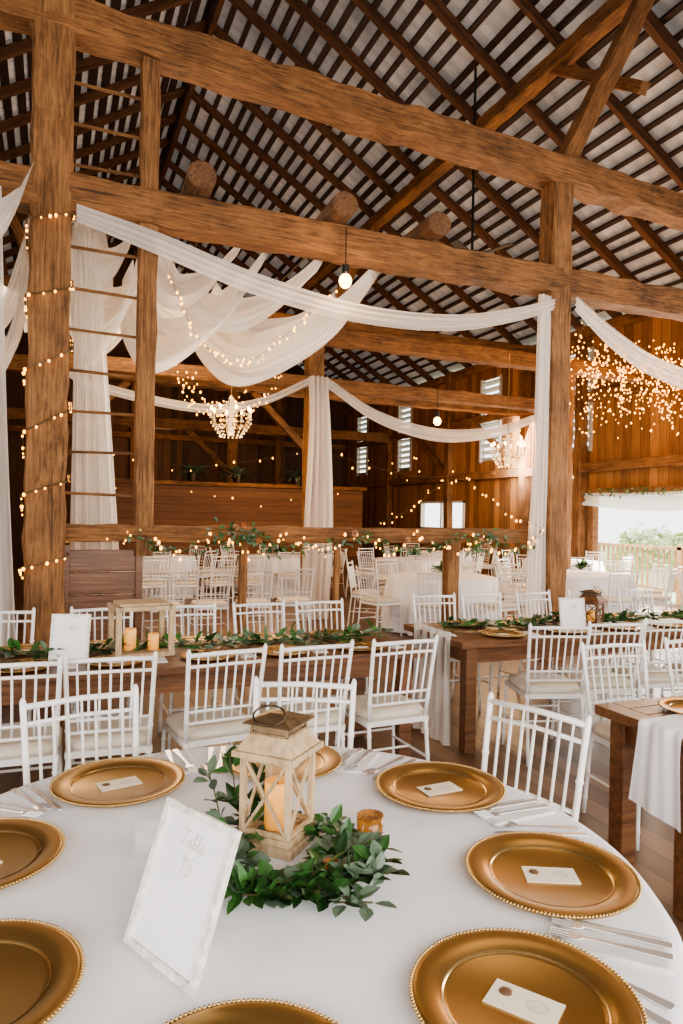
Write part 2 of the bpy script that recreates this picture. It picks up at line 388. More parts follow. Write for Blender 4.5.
for y in(6.52,8.1,12.4,14.4,18,22): beam('wall_post',(UR-.12,y,0),(UR-.12,y,EZ),.2,.22,M_beam,'brown timber wall post',cat='post')
for z in(2.75,4.3,5.75): beam('wall_girt',(UR-.12,2,z),(UR-.12,V1,z),.16,.2,M_beam,'horizontal timber girt along the board wall',cat='girt')
for y0,y1 in((8.1,10),(14.4,16.8),(18,20.2)): beam('brace',(UR-.14,y0,2.8),(UR-.14,y1,4.3),.12,.14,M_beam,'diagonal timber wall brace',cat='brace')
for u in(-3,2.65,8):
    beam('wall_post',(u,V1-.15,0),(u,V1-.15,rz(u)-.2),.22,.22,M_beam,'brown timber wall post',cat='post')
beam('wall_girt',(UL,V1-.15,4.3),(UR,V1-.15,4.3),.16,.2,M_beam,'horizontal timber girt along the board wall',cat='girt')
beam('ladder_post',(.76,6.52,1.2),(.76,6.52,5.9),.16,.17,M_post,'slim hewn post carrying the loft ladder',cat='post')
for k in range(11):
    z=1.75+k*.36
    beam('ladder_rung',(.1,6.6,z),(.72,6.6,z+R(-.02,.02)),.02,.024,M_post,'thin wooden ladder rung between two posts',jit=.002,cat='ladder rung',group='loft ladder rungs')
beam('rail_beam',(.1,6.5,1.40),(5.2,6.5,1.40),.14,.15,M_beam,'horizontal timber rail dressed with garland',cat='rail')
for u,w in((3.97,.14),(1.69,.07),(2.65,.05)):
    beam('rail_post',(u,6.5,0),(u,6.5,1.33),w,w,M_post,'short timber post under the rail',cat='post')
b=MB()
for k in range(5): b.box((.42,6.5,.36+k*.2),(.64,.05,.19))
for u in(.12,.73): b.box((u,6.47,.7),(.06,.05,1.2))
thing(b.obj('plank_panel',M_farm,bevel=.006),'brown horizontal plank panel under the rail','panel')
b=MB(); b.box((4.9,18.5,1.15),(6.8,.08,2.3)); 
o=b.obj('partition_wall',M_part); thing(o,'low brown horizontal plank partition in the hall','partition')
beam('partition_cap',(1.4,18.5,2.36),(8.4,18.5,2.36),.2,.1,M_beam,'timber cap board on the plank partition',cat='beam')
# ------------------------------------------------------------------ fabric
D='sheer white fabric '
sheet('swag',[(.15,6.32,4.18),(.83,6.3,4.04),(1.75,6.28,3.80),(2.79,6.27,3.66),(3.8,6.28,3.70),(4.6,6.28,3.88),(5.15,6.32,4.06)],
 [(.15,6.34,4.04),(.83,6.34,3.86),(1.75,6.34,3.62),(2.79,6.34,3.50),(3.8,6.34,3.54),(4.6,6.3,3.73),(5.15,6.34,3.94)],D+'swag under the heavy beam',amp=.022,freq=3,ends=.6,m=36)
sheet('swag',[(5.45,6.32,4.12),(6.03,6.3,3.80),(6.7,6.3,3.55),(7.5,6.3,3.48),(8.8,6.3,3.9),(9.6,6.32,4.2)],
 [(5.45,6.34,3.95),(6.03,6.36,3.58),(6.7,6.36,3.32),(7.5,6.36,3.24),(8.8,6.36,3.7),(9.6,6.34,4.05)],D+'swag running from the post to the wall',amp=.025,freq=3,ends=.6,m=36)
sheet('curtain',[(4.97,6.36,4.1),(4.94,6.36,2.5),(4.88,6.36,1.3),(4.84,6.36,.02)],[(5.13,6.40,4.1),(5.13,6.40,2.5),(5.13,6.40,1.3),(5.14,6.42,.02)],D+'panel hanging beside the post',amp=.03,freq=4)
sheet('curtain',[(5.44,6.72,4.15),(5.45,6.72,2.5),(5.45,6.72,.02)],[(5.54,6.70,4.15),(5.62,6.72,2.5),(5.70,6.72,.02)],D+'narrow panel hanging beside the post',amp=.03,freq=2)
sheet('curtain',[(-.95,6.25,4.2),(-.95,6.25,2.2),(-1.0,6.25,.02)],[(-.42,6.3,4.2),(-.34,6.3,2.2),(-.22,6.3,.02)],D+'full-length curtain beside the lit post',amp=.055,freq=5)
sheet('curtain',[(.14,6.75,4.15),(.16,6.8,2.6),(.15,6.8,.02)],[(.34,6.8,4.15),(.48,6.85,2.6),(.68,6.85,.02)],D+'curtain flaring out behind the rail',amp=.045,freq=4)
def billow(P,wd,label,wv=(.12,.5,.34),amp=.055,freq=5,sag=.18):
    A=[];B=[]
    for i,p in enumerate(P):
        w=wd[i]
        A.append([p[k]-w*wv[k] for k in range(3)]); B.append([p[k]+w*wv[k] for k in range(3)])
    sheet('ceiling_drape',A,B,label,amp=amp,freq=freq,dirv=(.35,-.5,.7),n=56,m=100,sag=sag)
billow([(1.95,6.85,4.22),(1.62,7.15,3.75),(1.08,7.75,3.44),(.80,8.3,3.88),(.78,8.6,4.45)],[.30,.8,1.15,.9,.3],D+'billowing in a deep swag between the loft beams',amp=.065,freq=6)
billow([(3.16,6.85,4.2),(2.75,7.25,3.70),(2.05,8.0,3.42),(1.68,8.6,3.78),(1.55,9.0,4.4)],[.30,.75,1.1,.9,.3],D+'billowing in a deep swag beside the chandelier',amp=.065,freq=6)
billow([(2.55,6.9,4.25),(2.2,7.1,3.95),(1.75,7.35,3.78),(1.3,7.6,3.95),(1.05,7.8,4.4)],[.25,.5,.7,.5,.25],D+'looped in a shallow ruffled swag',amp=.06,freq=5)
billow([(.95,6.9,4.3),(.72,7.2,3.85),(.46,7.6,3.68),(.28,8.0,3.95),(.15,8.2,4.45)],[.35,.9,1.2,.9,.3],D+'bunched in a swag near the ladder')
billow([(.80,6.85,4.3),(.62,7.1,3.65),(.34,7.4,3.35),(.12,7.7,4.3)],[.35,.9,1.15,.35],D+'hanging low behind the ladder')
billow([(.70,6.8,4.35),(.55,6.95,4.05),(.35,7.1,3.98),(.16,7.2,4.35)],[.25,.5,.6,.25],D+'gathered high behind the ladder')
billow([(-.18,7.0,4.3),(-.32,7.2,3.7),(-.6,7.5,3.45),(-1.1,7.8,4.3)],[.3,1.0,1.3,.4],D+'billowing beside the lit post')
billow([(-.22,6.22,4.32),(-.36,6.12,3.98),(-.62,6.1,3.80),(-1.05,6.15,4.3)],[.2,.5,.7,.3],D+'gathered high beside the lit post',wv=(.1,.25,.34))
billow([(-.20,6.9,4.3),(-.28,6.9,3.4),(-.50,7.0,3.0),(-.9,7.1,3.9)],[.2,.5,.7,.3],D+'looped low beside the lit post')
billow([(2.1,8.3,4.45),(1.75,8.4,4.05),(1.25,8.5,3.95),(.85,8.6,4.45)],[.3,.9,1.0,.3],D+'draped crosswise in a shallow swag')
billow([(1.75,7.1,4.35),(1.4,7.2,4.0),(1.05,7.3,3.92),(.85,7.4,4.35)],[.25,.5,.6,.25],D+'draped crosswise near the slim post')
billow([(3.4,8.6,4.45),(2.9,8.8,4.05),(2.3,9.0,3.98),(1.9,9.1,4.5)],[.3,.9,1.0,.3],D+'draped crosswise in a shallow swag')
billow([(.25,6.95,4.3),(.15,7.6,3.9),(.1,8.4,3.8),(.2,9.5,4.5)],[.3,.8,1.0,.3],D+'swooping behind the lit post',wv=(.45,.1,.25))
billow([(1.0,8.8,4.45),(.8,9.0,3.95),(.4,9.2,3.8),(.0,9.4,4.5)],[.3,.9,1.0,.3],D+'draped crosswise at the back of the loft')
sheet('swag',[(.0,10.0,3.6),(.5,10.0,3.35),(1.86,10.0,3.15),(2.8,10.0,3.3),(3.58,10.0,3.68)],[(.0,10.0,3.5),(.5,10.0,3.22),(1.86,10.0,3.02),(2.8,10.0,3.18),(3.58,10.0,3.56)],D+'swag on the middle cross rail',amp=.02,freq=2,m=20)
sheet('swag',[(3.86,10.0,3.70),(4.73,10.0,3.26),(5.82,10.0,3.05),(6.9,10.0,3.15),(7.7,10.0,3.4),(8.5,10,3.7)],[(3.86,10.0,3.54),(4.73,10.0,3.06),(5.82,10.0,2.83),(6.9,10.0,2.96),(7.7,10.0,3.26),(8.5,10,3.58)],D+'swag sagging from the middle post',amp=.022,freq=2,m=20)
sheet('curtain',[(3.58,9.98,3.7),(3.58,9.94,2.9),(3.50,9.90,1.4),(3.46,9.88,.02)],[(3.88,9.98,3.7),(3.92,9.94,2.9),(3.98,9.90,1.4),(3.92,9.88,.02)],D+'panel gathered against the middle post',amp=.05,freq=4,m=40)
sheet('valance',[(10.72,8.4,2.18),(10.72,9.6,2.16),(10.72,10.8,2.16),(10.72,12.1,2.18)],[(10.72,8.4,1.92),(10.72,9.6,1.80),(10.72,10.8,1.82),(10.72,12.1,1.92)],D+'valance across the open doorway',amp=.04,freq=1,n=60,m=14,dirv=(1,0,0))
# ------------------------------------------------------------------ lights: strings
bb=MB().ball((0,0,0),.0100,8,6,1.35)
bm=bpy.data.meshes.new('fairy_bulb'); bm.from_pydata(bb.v,[],bb.f); bm.materials.append(M_bulb)
def strand(P,nb,label,s=1,n=None,jit=0,wr=.003):
    pts=catmull(P,n or max(nb*2,12)) if len(P)<40 else [Vector(p) for p in P]
    w=MB().tube(pts,wr,4).obj('string_lights',M_wire)
    thing(w,label,'string lights')
    for k in range(nb):
        p=pts[int((k+R(.1,.9))/nb*(len(pts)-1))]
        o=bpy.data.objects.new('bulb',bm); C.objects.link(o); o.parent=w; q=s*R(.6,1.3); o.scale=(q,q,q)
        o.location=p+Vector((R(-jit,jit),R(-jit,jit),-.012*s+R(-jit,jit)))
    return w
hp=[]
for t in range(330):
    a=t*.118; c_,s_=math.cos(a),math.sin(a); k=.185/max(abs(c_),abs(s_)); k=min(k,.246)
    hp.append((-.05+k*c_,6.52+k*s_,.75+t*.0107+.05*math.sin(t*.09)))
strand(hp,92,'string of warm fairy lights wound around the hewn post',1.05,wr=.0075)
W='string of warm golden bulbs '
strand([(1.0,6.9,3.9),(1.35,7.0,3.3),(1.8,7.0,3.15),(2.2,6.9,3.45),(2.7,6.7,3.95)],56,W+'looped along the ceiling drape',1.05,jit=.03)
strand([(1.3,8.6,3.5),(1.5,8.6,3.0),(1.9,8.7,2.8),(2.4,8.9,2.95),(2.9,9.1,3.5)],56,W+'looped around the chandelier',1.05,jit=.06)
strand([(1.6,9.0,3.4),(1.7,9.0,3.1),(2.0,8.9,2.95),(2.3,9.0,3.2)],34,W+'looped around the chandelier',1.1,jit=.08)
strand([(.6,13.8,2.9),(2.5,13.8,2.5),(4.9,13.9,2.9)],12,W+'strung across the far bay',1.8,jit=.12)
strand([(5.4,13.9,2.9),(8,13.9,2.5),(10.7,13.9,3.2)],12,W+'strung across the far bay',1.8,jit=.14)
strand([(1.5,18.2,2.2),(4.5,18.2,1.95),(8.3,18.2,2.2)],9,W+'along the plank partition',2.2,jit=.15)
strand([(10.7,7,4.2),(10.7,11,3.4),(10.7,15,3.9),(10.7,20,3.4),(10.7,25,4)],12,W+'along the board wall',2,jit=.15)
strand([(5.0,6.3,1.5),(4.85,6.9,1.75),(4.8,7.8,2.1),(4.6,8.6,1.7),(4.3,9,1.5)],30,W+'draped by the post',1.1,jit=.05)
for k in range(34):
    t=k/33; u=8.25+2.1*t; v=9.5-.70*t+R(-.2,.2); zt=4.50+.16*math.sin(k*1.3); du=R(-.45,.45)
    strand([(u,v,zt),(u+du*.6,v,zt-.3),(u+du*.4,v,zt-.6),(u+du,v,zt-R(.7,1.6))],22,'warm fairy lights hanging in a dense glowing tangle',1.2,jit=.09,wr=.002)
strand([(5.4,6.6,4.2),(7,7.6,4.6),(8.3,9.45,4.62),(10.2,8.8,4.6),(10.9,8.7,4.7)],34,'warm fairy lights leading to the glowing cluster',1.15,jit=.08)
strand([(.5+k*.25,6.38+.05*math.sin(k*1.7),1.36+.10*math.sin(k*2.2)-.04) for k in range(19)],98,'warm fairy lights woven through the rail garland',1.1,jit=.05)
b=MB().tube([(0,0,.0),(0,0,.42)],.006,6); o=b.obj('pendant_bulb',M_black,loc=(2.57,6.22,3.95)); thing(o,'bare glowing filament bulb hanging on a black cord','pendant light')
MB().lathe([(.001,.05),(.035,.05),(.035,-.02),(.02,-.05)],12).obj('socket',M_black,parent=o)
MB().ball((0,0,-.1),.062,14,8,1.15).obj('bulb',M_big,parent=o,smooth=True)
o2=dup(o,TR(5.75,9.9,3.25)); 
def chandelier(loc,chain):
    e=MB().lathe([(.001,.34),(.025,.32),(.02,.2),(.05,.14),(.03,.05),(.07,-.02),(.03,-.1),(.05,-.16),(.001,-.2)],14).obj('chandelier',M_crys,smooth=True)
    thing(e,'small crystal chandelier with glowing candle bulbs','chandelier')
    for k in range(8):
        a=2*pi*k/8; c,s=math.cos(a),math.sin(a)
        MB().tube([(c*r,s*r,z) for r,z in((.03,0),(.12,-.09),(.21,-.07),(.27,.02))],.009,6).obj('arm',M_goldrim,parent=e,smooth=True)
        MB().lathe([(.001,.02),(.035,.03),(.012,.035),(.012,.12),(.001,.12)],8,(c*.27,s*.27,0)).obj('candle_sleeve',M_card,parent=e)
        MB().ball((c*.27,s*.27,.155),.02,8,6,1.7).obj('bulb',M_big,parent=e,smooth=True)
    b=MB()
    for k in range(16):
        a=2*pi*k/16;c,s=math.cos(a),math.sin(a)
        for j in range(5):
            b.ball((c*(.27-.03*j),s*(.27-.03*j),-.03-.045*j),.013,6,4)
            b.ball((c*(.03+.045*j),s*(.03+.045*j),.3-.05*j),.010,6,4)
    q=b.obj('crystal_drops',M_crys,parent=e); q['kind']='stuff'
    MB().tube([(0,0,.33),(0,0,chain)],.007,6).obj('chain',M_goldrim,parent=e)
    e.location=loc; return e
ch=chandelier((2.23,9.36,2.85),1.65)
c2=dup(ch,TR(6.95,9.65,2.66)); 
f=MB().tube([(0,0,0),(0,0,2.9)],.02,8).lathe([(.001,.1),(.1,.08),(.12,0),(.08,-.08),(.001,-.09)],16).obj('ceiling_fan',M_black,loc=(5.9,9.2,5.6)); thing(f,'black ceiling fan hanging from the roof timbers','ceiling fan')
for k in range(5):
    MB().box((.42,0,0),(.62,.13,.012),None).obj('blade',M_black,parent=f).rotation_euler=(.15,0,k*2*pi/5)
# ------------------------------------------------------------------ chair
def chair_parts(single):
    def pr(x0,y0,z0,x1,y1,z1,r,n=8,rings=True):
        b=MB(); p0=Vector((x0,y0,z0));p1=Vector((x1,y1,z1))
        if rings and not single:
            pts=[];rr=[]
            for t in(0,.18,.2,.22,.5,.52,.54,.8,.82,.84,1):
                pts.append(p0.lerp(p1,t)); rr.append(r*1.35 if t in(.2,.52,.82) else r)
            b.tube(pts,rr,n)
        else: b.tube([p0,p1],r,5 if single else n)
        return b
    legs=[pr(sx*.205,.20,0,sx*.19,.19,.44,.0105) for sx in(-1,1)]+[pr(sx*.19,-.24,0,sx*.185,-.19,.46,.0115) for sx in(-1,1)]
    bk=MB()
    def P(x,z):
        return Vector((x*(1+.09*(z-.46)/.46),-.19-.075*((z-.46)/.46)**1.2 if z>.46 else -.19,z))
    nn=5 if single else 9
    for sx in(-1,1): bk.tube([P(sx*.185,z) for z in(.44,.55,.56,.57,.70,.71,.72,.80,.915,.93)],[.0115,.0115,.015,.0115,.0115,.015,.0115,.0115,.0115,.005],nn)
    for z,r in((.897,.0115),(.838,.0085),(.605,.008),(.545,.0085)): bk.tube([P(-.185,z),P(0,z)+Vector((0,-.012,.004)),P(.185,z)],r,nn)
    NS=6 if single else 7
    for k in range(NS):
        x=-.185+.37*(k+1)/(NS+1)
        bk.tube([P(x,.545),P(x,.60),P(x,.605),P(x,.61),P(x,.838)],[.006,.006,.009,.006,.006],5 if single else 7)
        if not single: bk.tube([P(x,.838),P(x,.897)],.0045,6)
    st=MB().box((0,0,.44),(.40,.40,.03))
    for sx in(-1,1): st.tube([(sx*.197,.19,.22),(sx*.188,-.215,.22)],.008,5)
    st.tube([(-.2,.195,.27),(.2,.195,.27)],.008,5); st.tube([(-.2,0,.22),(.2,0,.22)],.008,5)
    cu=MB()
    n=24
    def rr(a,h):
        c,s=math.cos(a),math.sin(a); k=(abs(c)**5+abs(s)**5)**(-1/5); return (c*k*h,s*k*h)
    V=[];F=[]
    prof=[(.19,.455),(.205,.465),(.207,.485),(.195,.502),(.14,.512),(.001,.515)]
    for h,z in prof:
        for j in range(n): x,yy=rr(2*pi*j/n,h); V.append((x,yy,z))
    for i in range(len(prof)-1):
        for j in range(n):F.append((i*n+j,i*n+(j+1)%n,(i+1)*n+(j+1)%n,(i+1)*n+j))
    cu.add(V,F)
    if single:
        for l in legs: bk.add(l.v,l.f)
        bk.add(st.v,st.f); k=len(bk.f); bk.add(cu.v,cu.f)
        o=bk.obj('dining_chair',M_white); o.data.materials.append(M_cush)
        for i,p in enumerate(o.data.polygons): p.material_index=1 if i>=k else 0
        return o
    e=empty('dining_chair')
    bk.obj('backrest',M_white,parent=e,smooth=True)
    for l in legs: l.obj('leg',M_white,parent=e,smooth=True)
    st.obj('seat',M_white,parent=e)
    cu.obj('seat_cushion',M_cush,parent=e,smooth=True,label='ivory padded seat cushion')
    return e
CL='white spindle-back banquet chair with ivory cushion '
first=[None,None]
def chair(u,v,rot,label,group,far=0,s=1):
    if first[far] is None:
        o=chair_parts(bool(far)); first[far]=o; o.matrix_world=TR(u,v,0,rot,s)
    else: o=dup(first[far],TR(u,v,0,rot,s))
    return thing(o,CL+label,'chair',group)
TX,TD=-.18,1.66
def seat(adeg,r):
    a=math.radians(adeg); return G(TX+r*math.cos(a),TD+r*math.sin(a)), a+YAW
for a,r,t in((88,.95,0),(131,.95,-.12),(45,1.0,-.05)):
    (u,v),rot=seat(a,r); chair(u,v,rot+pi/2+t,'at the round table','chairs at the round table')
# ------------------------------------------------------------------ round tables
def cloth(R0,H,nf=18,amp=.045):
    V=[];F=[];n=180
    prof=[(.001,H),(R0*.5,H),(R0*.97,H),(R0*.992,H-.004),(R0+.004,H-.018),(R0+.012,H-.06),(R0+.02,H-.2),(R0+.03,H-.4),(R0+.04,.02)]
    for i,(r,z) in enumerate(prof):
        k=max(0,(H-z)/H)
        for j in range(n):
            q=2*pi*j/n; w=amp*min(1,k*2.2)*(math.sin(nf*q)+.35*math.sin(nf*2.1*q+1))
            V.append(((r+w)*math.cos(q),(r+w)*math.sin(q),z))
    for i in range(len(prof)-1):
        for j in range(n):F.append((i*n+j,i*n+(j+1)%n,(i+1)*n+(j+1)%n,(i+1)*n+j))
    return MB().add(V,F)
def tabwood(R0,H):
    b=MB().lathe([(.001,H-.03),(R0-.02,H-.03),(R0-.01,H-.015),(R0-.02,H-.004),(.001,H-.004)],48)
    for k in range(4):
        a=pi/4+k*pi/2; b.tube([(math.cos(a)*.35,math.sin(a)*.35,H-.03),(math.cos(a)*.5,math.sin(a)*.5,0)],.02,8)
    return b
TU,TV=G(TX,TD)
RT=tabwood(.91,.755).obj('round_table',M_farm,loc=(TU,TV,0)); thing(RT,'large round banquet table under a white cloth','table')
TC=cloth(.915,.76).obj('tablecloth',M_cloth,smooth=True,loc=(TU,TV,0)); thing(TC,'white linen cloth draped over the round table','tablecloth')
rt2=None
for u,v in((5.15,8.65),(7.7,8.7),(9.5,6.7),(9.6,11.4),(6.6,12.2),(1.8,13.6),(4.2,13.4),(8.6,14.6)):
    if rt2 is None:
        rt2=tabwood(.76,.755).obj('round_table',M_farm,loc=(u,v,0)); tc2=cloth(.765,.76,14).obj('tablecloth',M_cloth,smooth=True,loc=(u,v,0)); a,b_=rt2,tc2
    else: a=dup(rt2,TR(u,v,0)); b_=dup(tc2,TR(u,v,0,R(0,3)))
    thing(a,'round banquet table under a white cloth in the hall','table','round hall tables'); thing(b_,'white cloth to the floor on a hall table','tablecloth','hall tablecloths')
    o0=R(0,.8)
    for k in range(8):
        q=o0+k*pi/4; chair(u+math.cos(q)*1.08,v+math.sin(q)*1.08,q+pi/2+R(-.1,.1),'around a hall table','chairs around the hall tables',1)
    b=MB()
    for k in range(60):
        d=Vector((R(-1,1),R(-1,1),R(0,1))).normalized(); b.leaf(Vector((u,v,.80))+d*R(.02,.1),d,(0,0,1),.12,.05)
    thing(b.obj('centrepiece',M_leaf),'small green foliage centrepiece on a hall table','centrepiece','hall centrepieces')
# ------------------------------------------------------------------ farm tables
def farm(u0,u1,v0,v1,label,H=.76):
    e=empty('farm_table',((u0+u1)/2,(v0+v1)/2,0)); L=u1-u0; Wd=v1-v0
    t=MB(); n=5
    for k in range(n): t.box((0,-Wd/2+Wd*(k+.5)/n,H-.022),(L-.2,Wd/n-.003,.044))
    for s in(-1,1): t.box((s*(L/2-.05),0,H-.022),(.1,Wd,.044))
    t.obj('table_top',M_farm,parent=e,bevel=.004)
    for sx in(-1,1):
        for sy in(-1,1): MB().box((sx*(L/2-.1),sy*(Wd/2-.08),(H-.044)/2),(.085,.085,H-.044)).obj('leg',M_farm,parent=e,bevel=.006)
    a=MB()
    for sy in(-1,1): a.box((0,sy*(Wd/2-.08),H-.1),(L-.29,.03,.11))
    for sx in(-1,1): a.box((sx*(L/2-.1),0,H-.1),(.03,Wd-.25,.11))
    a.obj('apron',M_farm,parent=e)
    return thing(e,label,'table')
farm(-1.6,2.17,3.85,4.72,'long rustic brown farm table with greenery runner')
farm(2.55,6.2,4.0,4.85,'long rustic brown farm table with white runner')
farm(2.30,4.4,1.98,2.50,'rustic brown farm table with folded white cloth')
GF='chairs at the farm table'
for u in(-.68,-.14,.29,.80,1.30,1.82): chair(u,3.72,R(-.12,.12),'at the farm table',GF)
for u in(-.9,-.3,.35,.95,1.5,2.0): chair(u,4.95,pi+R(-.1,.1),'facing the farm table',GF)
for u in(3.12,3.56,4.05,4.6): chair(u,3.88,R(-.35,-.1),'at the farm table',GF)
for u in(3.1,3.6,4.2,4.8,5.4): chair(u,5.1,pi+R(-.1,.1),'facing the farm table',GF)
chair(2.88,2.76,pi-.1,'facing the farm table',GF)
chair(3.5,2.76,pi,'facing the farm table',GF)
for k in range(5): chair(.95+k*.52,11.3,R(-.2,.2),'in a hall row','row of hall chairs',1)
for k in range(5): chair(.70+k*.56,8.55+.03*k,R(-.2,.2),'in a hall row','row of hall chairs',1)
# ------------------------------------------------------------------ table setting
def plate():
    e=MB().lathe([(.001,.006),(.13,.006),(.137,.009),(.150,.016),(.184,.0215),(.194,.0195),(.193,.015),(.15,.009),(.13,.0),(.001,0)],96).obj('charger_plate',M_gold,smooth=True)
    MB().lathe([(.1365,.0085),(.139,.0114),(.1415,.0126)],96).obj('inner_ring',M_goldrim,parent=e,smooth=True)
    b=MB(); nb=150
    for k in range(nb):
        a=2*pi*k/nb; b.ball((.194*math.cos(a),.194*math.sin(a),.0198),.0037,6,4)
    b.obj('beaded_rim',M_goldrim,parent=e,smooth=True)
    return e
P0=None;CARD=None
def card():
    e=MB().box((0,0,.001),(.122,.070,.002)).obj('place_card',M_card)
    MB().lathe([(.001,.0045),(.009,.0045),(.0115,.003),(.0125,.002)],18,(-.036,.010,0)).obj('wax_seal',M_seal,parent=e,smooth=True)
    b=MB()
    b.lathe([(.017,.0021),(.0178,.0025),(.0185,.0021)],28,(.022,.002,0),(1,.85))
    for r in range(3):
        pts=[(.010+i*.0035,.009-r*.008+.0018*math.sin(i*2.1+r),.0023) for i in range(8)]
        b.tube(pts,.0004,4)
    b.obj('lettering',M_ink,parent=e)
    return e
CLZ=.7605
seats=[-2,45,90,136,180,222,270,-42]
SH={4:(.015,0),5:(.055,.0),6:(.055,-.01),3:(.01,0),1:(.012,0)}
for i,a in enumerate(seats):
    dx,dy=SH.get(i,(0,0)); ar=math.radians(a)
    u,v=G(TX+.685*math.cos(ar)+dx,TD+.685*math.sin(ar)+dy+(.02 if i==6 else 0)); rot=ar+YAW
    if P0 is None: P0=plate(); p=P0; p.matrix_world=TR(u,v,CLZ,rot)
    else: p=dup(P0,TR(u,v,CLZ,rot))
    thing(p,'round gold charger plate with beaded rim on white cloth','charger plate','charger plates')
    cr={0:-.05,1:.45,3:.60,7:-.58,4:-.7,5:-.9}.get(i,-.45+R(-.15,.1)); crot=YAW+cr
    z=CLZ+.0065
    if CARD is None: CARD=card(); c=CARD; c.matrix_world=TR(u,v,z,crot)
    else: c=dup(CARD,TR(u,v,z,crot))
    thing(c,'cream place card with bronze wax seal on a charger','place card','place cards')
def hdl(b):
    b.poly([(-.095,-.007),(-.09,-.0095),(-.06,-.008),(0,-.0042),(.056,-.0042),(.056,.0042),(0,.0042),(-.06,.008),(-.09,.0095),(-.095,.007)],.001,.0042)
def fork():
    b=MB(); hdl(b); b.poly([(.05,-.0042),(.06,-.0130),(.072,-.0140),(.072,.0140),(.06,.0130),(.05,.0042)],.001,.0035)
    for k in range(4):
        y=-.0115+k*.0077; b.bar((.070,y,.0025),(.108,y*.9,.0035),.0034,.002)
    return b.obj('fork',M_silver,bevel=.0006)
def spoon():
    b=MB(); hdl(b)
    b.lathe([(.001,.0015),(.010,.002),(.0195,.0060),(.0210,.0072),(.0190,.0066),(.010,.0036),(.001,.003)],24,(.082,0,0),(1.5,1))
    return b.obj('spoon',M_silver,smooth=False)
def knife():
    b=MB(); b.poly([(-.105,-.0085),(-.02,-.008),(0,-.0065),(.09,-.0105),(.115,-.003),(.118,.004),(.11,.0065),(0,.0065),(-.02,.0085),(-.105,.0085)],.001,.004)
    return b.obj('knife',M_silver,bevel=.0006)
proto={}
def cut(kind,u,v,z,rot):
    if kind not in proto:
        o={'fork':fork,'spoon':spoon,'knife':knife}[kind](); proto[kind]=o; o.matrix_world=TR(u,v,z,rot,1.12)
    else: o=dup(proto[kind],TR(u,v,z,rot,1.12))
    thing(o,'polished silver %s beside a gold charger'%kind,kind,kind+'s on the tables')
NP=None
def napkin(u,v,z,rot,s=1):
    global NP
    if NP is None:
        b=MB()
        for lay in range(3):
            V=[];n=12; o_=lay*.003
            for i in range(n+1):
                for j in range(n+1): V.append((-.11+.22*i/n,-.062+(.124-lay*.018)*j/n,.001+o_+.0008*math.sin(i*.9+lay)*math.sin(j*.7)))
            F=[(i*(n+1)+j,(i+1)*(n+1)+j,(i+1)*(n+1)+j+1,i*(n+1)+j+1) for i in range(n) for j in range(n)]
            b.add(V,F)
        NP=b.obj('napkin',M_napkin,smooth=True); s_=NP.modifiers.new('s','SOLIDIFY'); s_.thickness=.002; s_.offset=-1
        o=NP; o.matrix_world=TR(u,v,z+.001,rot,s)
    else: o=dup(NP,TR(u,v,z+.001,rot,s))
    thing(o,'folded white linen napkin beside a charger','napkin','napkins')
for a in seats:
    for da,kinds in((-18.5,('fork','fork')),(-28.2,('knife','spoon'))):
        far=40<a<150; rc=.765 if far else .785
        (cu_,cv_),rot=seat(a+da,rc); rot+=(-.05 if da==-18.5 else -.26)
        z=CLZ+(.0085 if da==-18.5 else 0)
        if da==-18.5:
            napkin(cu_,cv_,CLZ,rot+.04,.95)
        for j,kd in enumerate(kinds):
            off=(j-.5)*.040
            cut(kd,cu_-math.sin(rot)*off,cv_+math.cos(rot)*off,z,rot+(pi if not(kd=='spoon') else pi)+R(-.10,.10))
LX,LD=-.150,1.80
lu,lv=G(LX,LD)
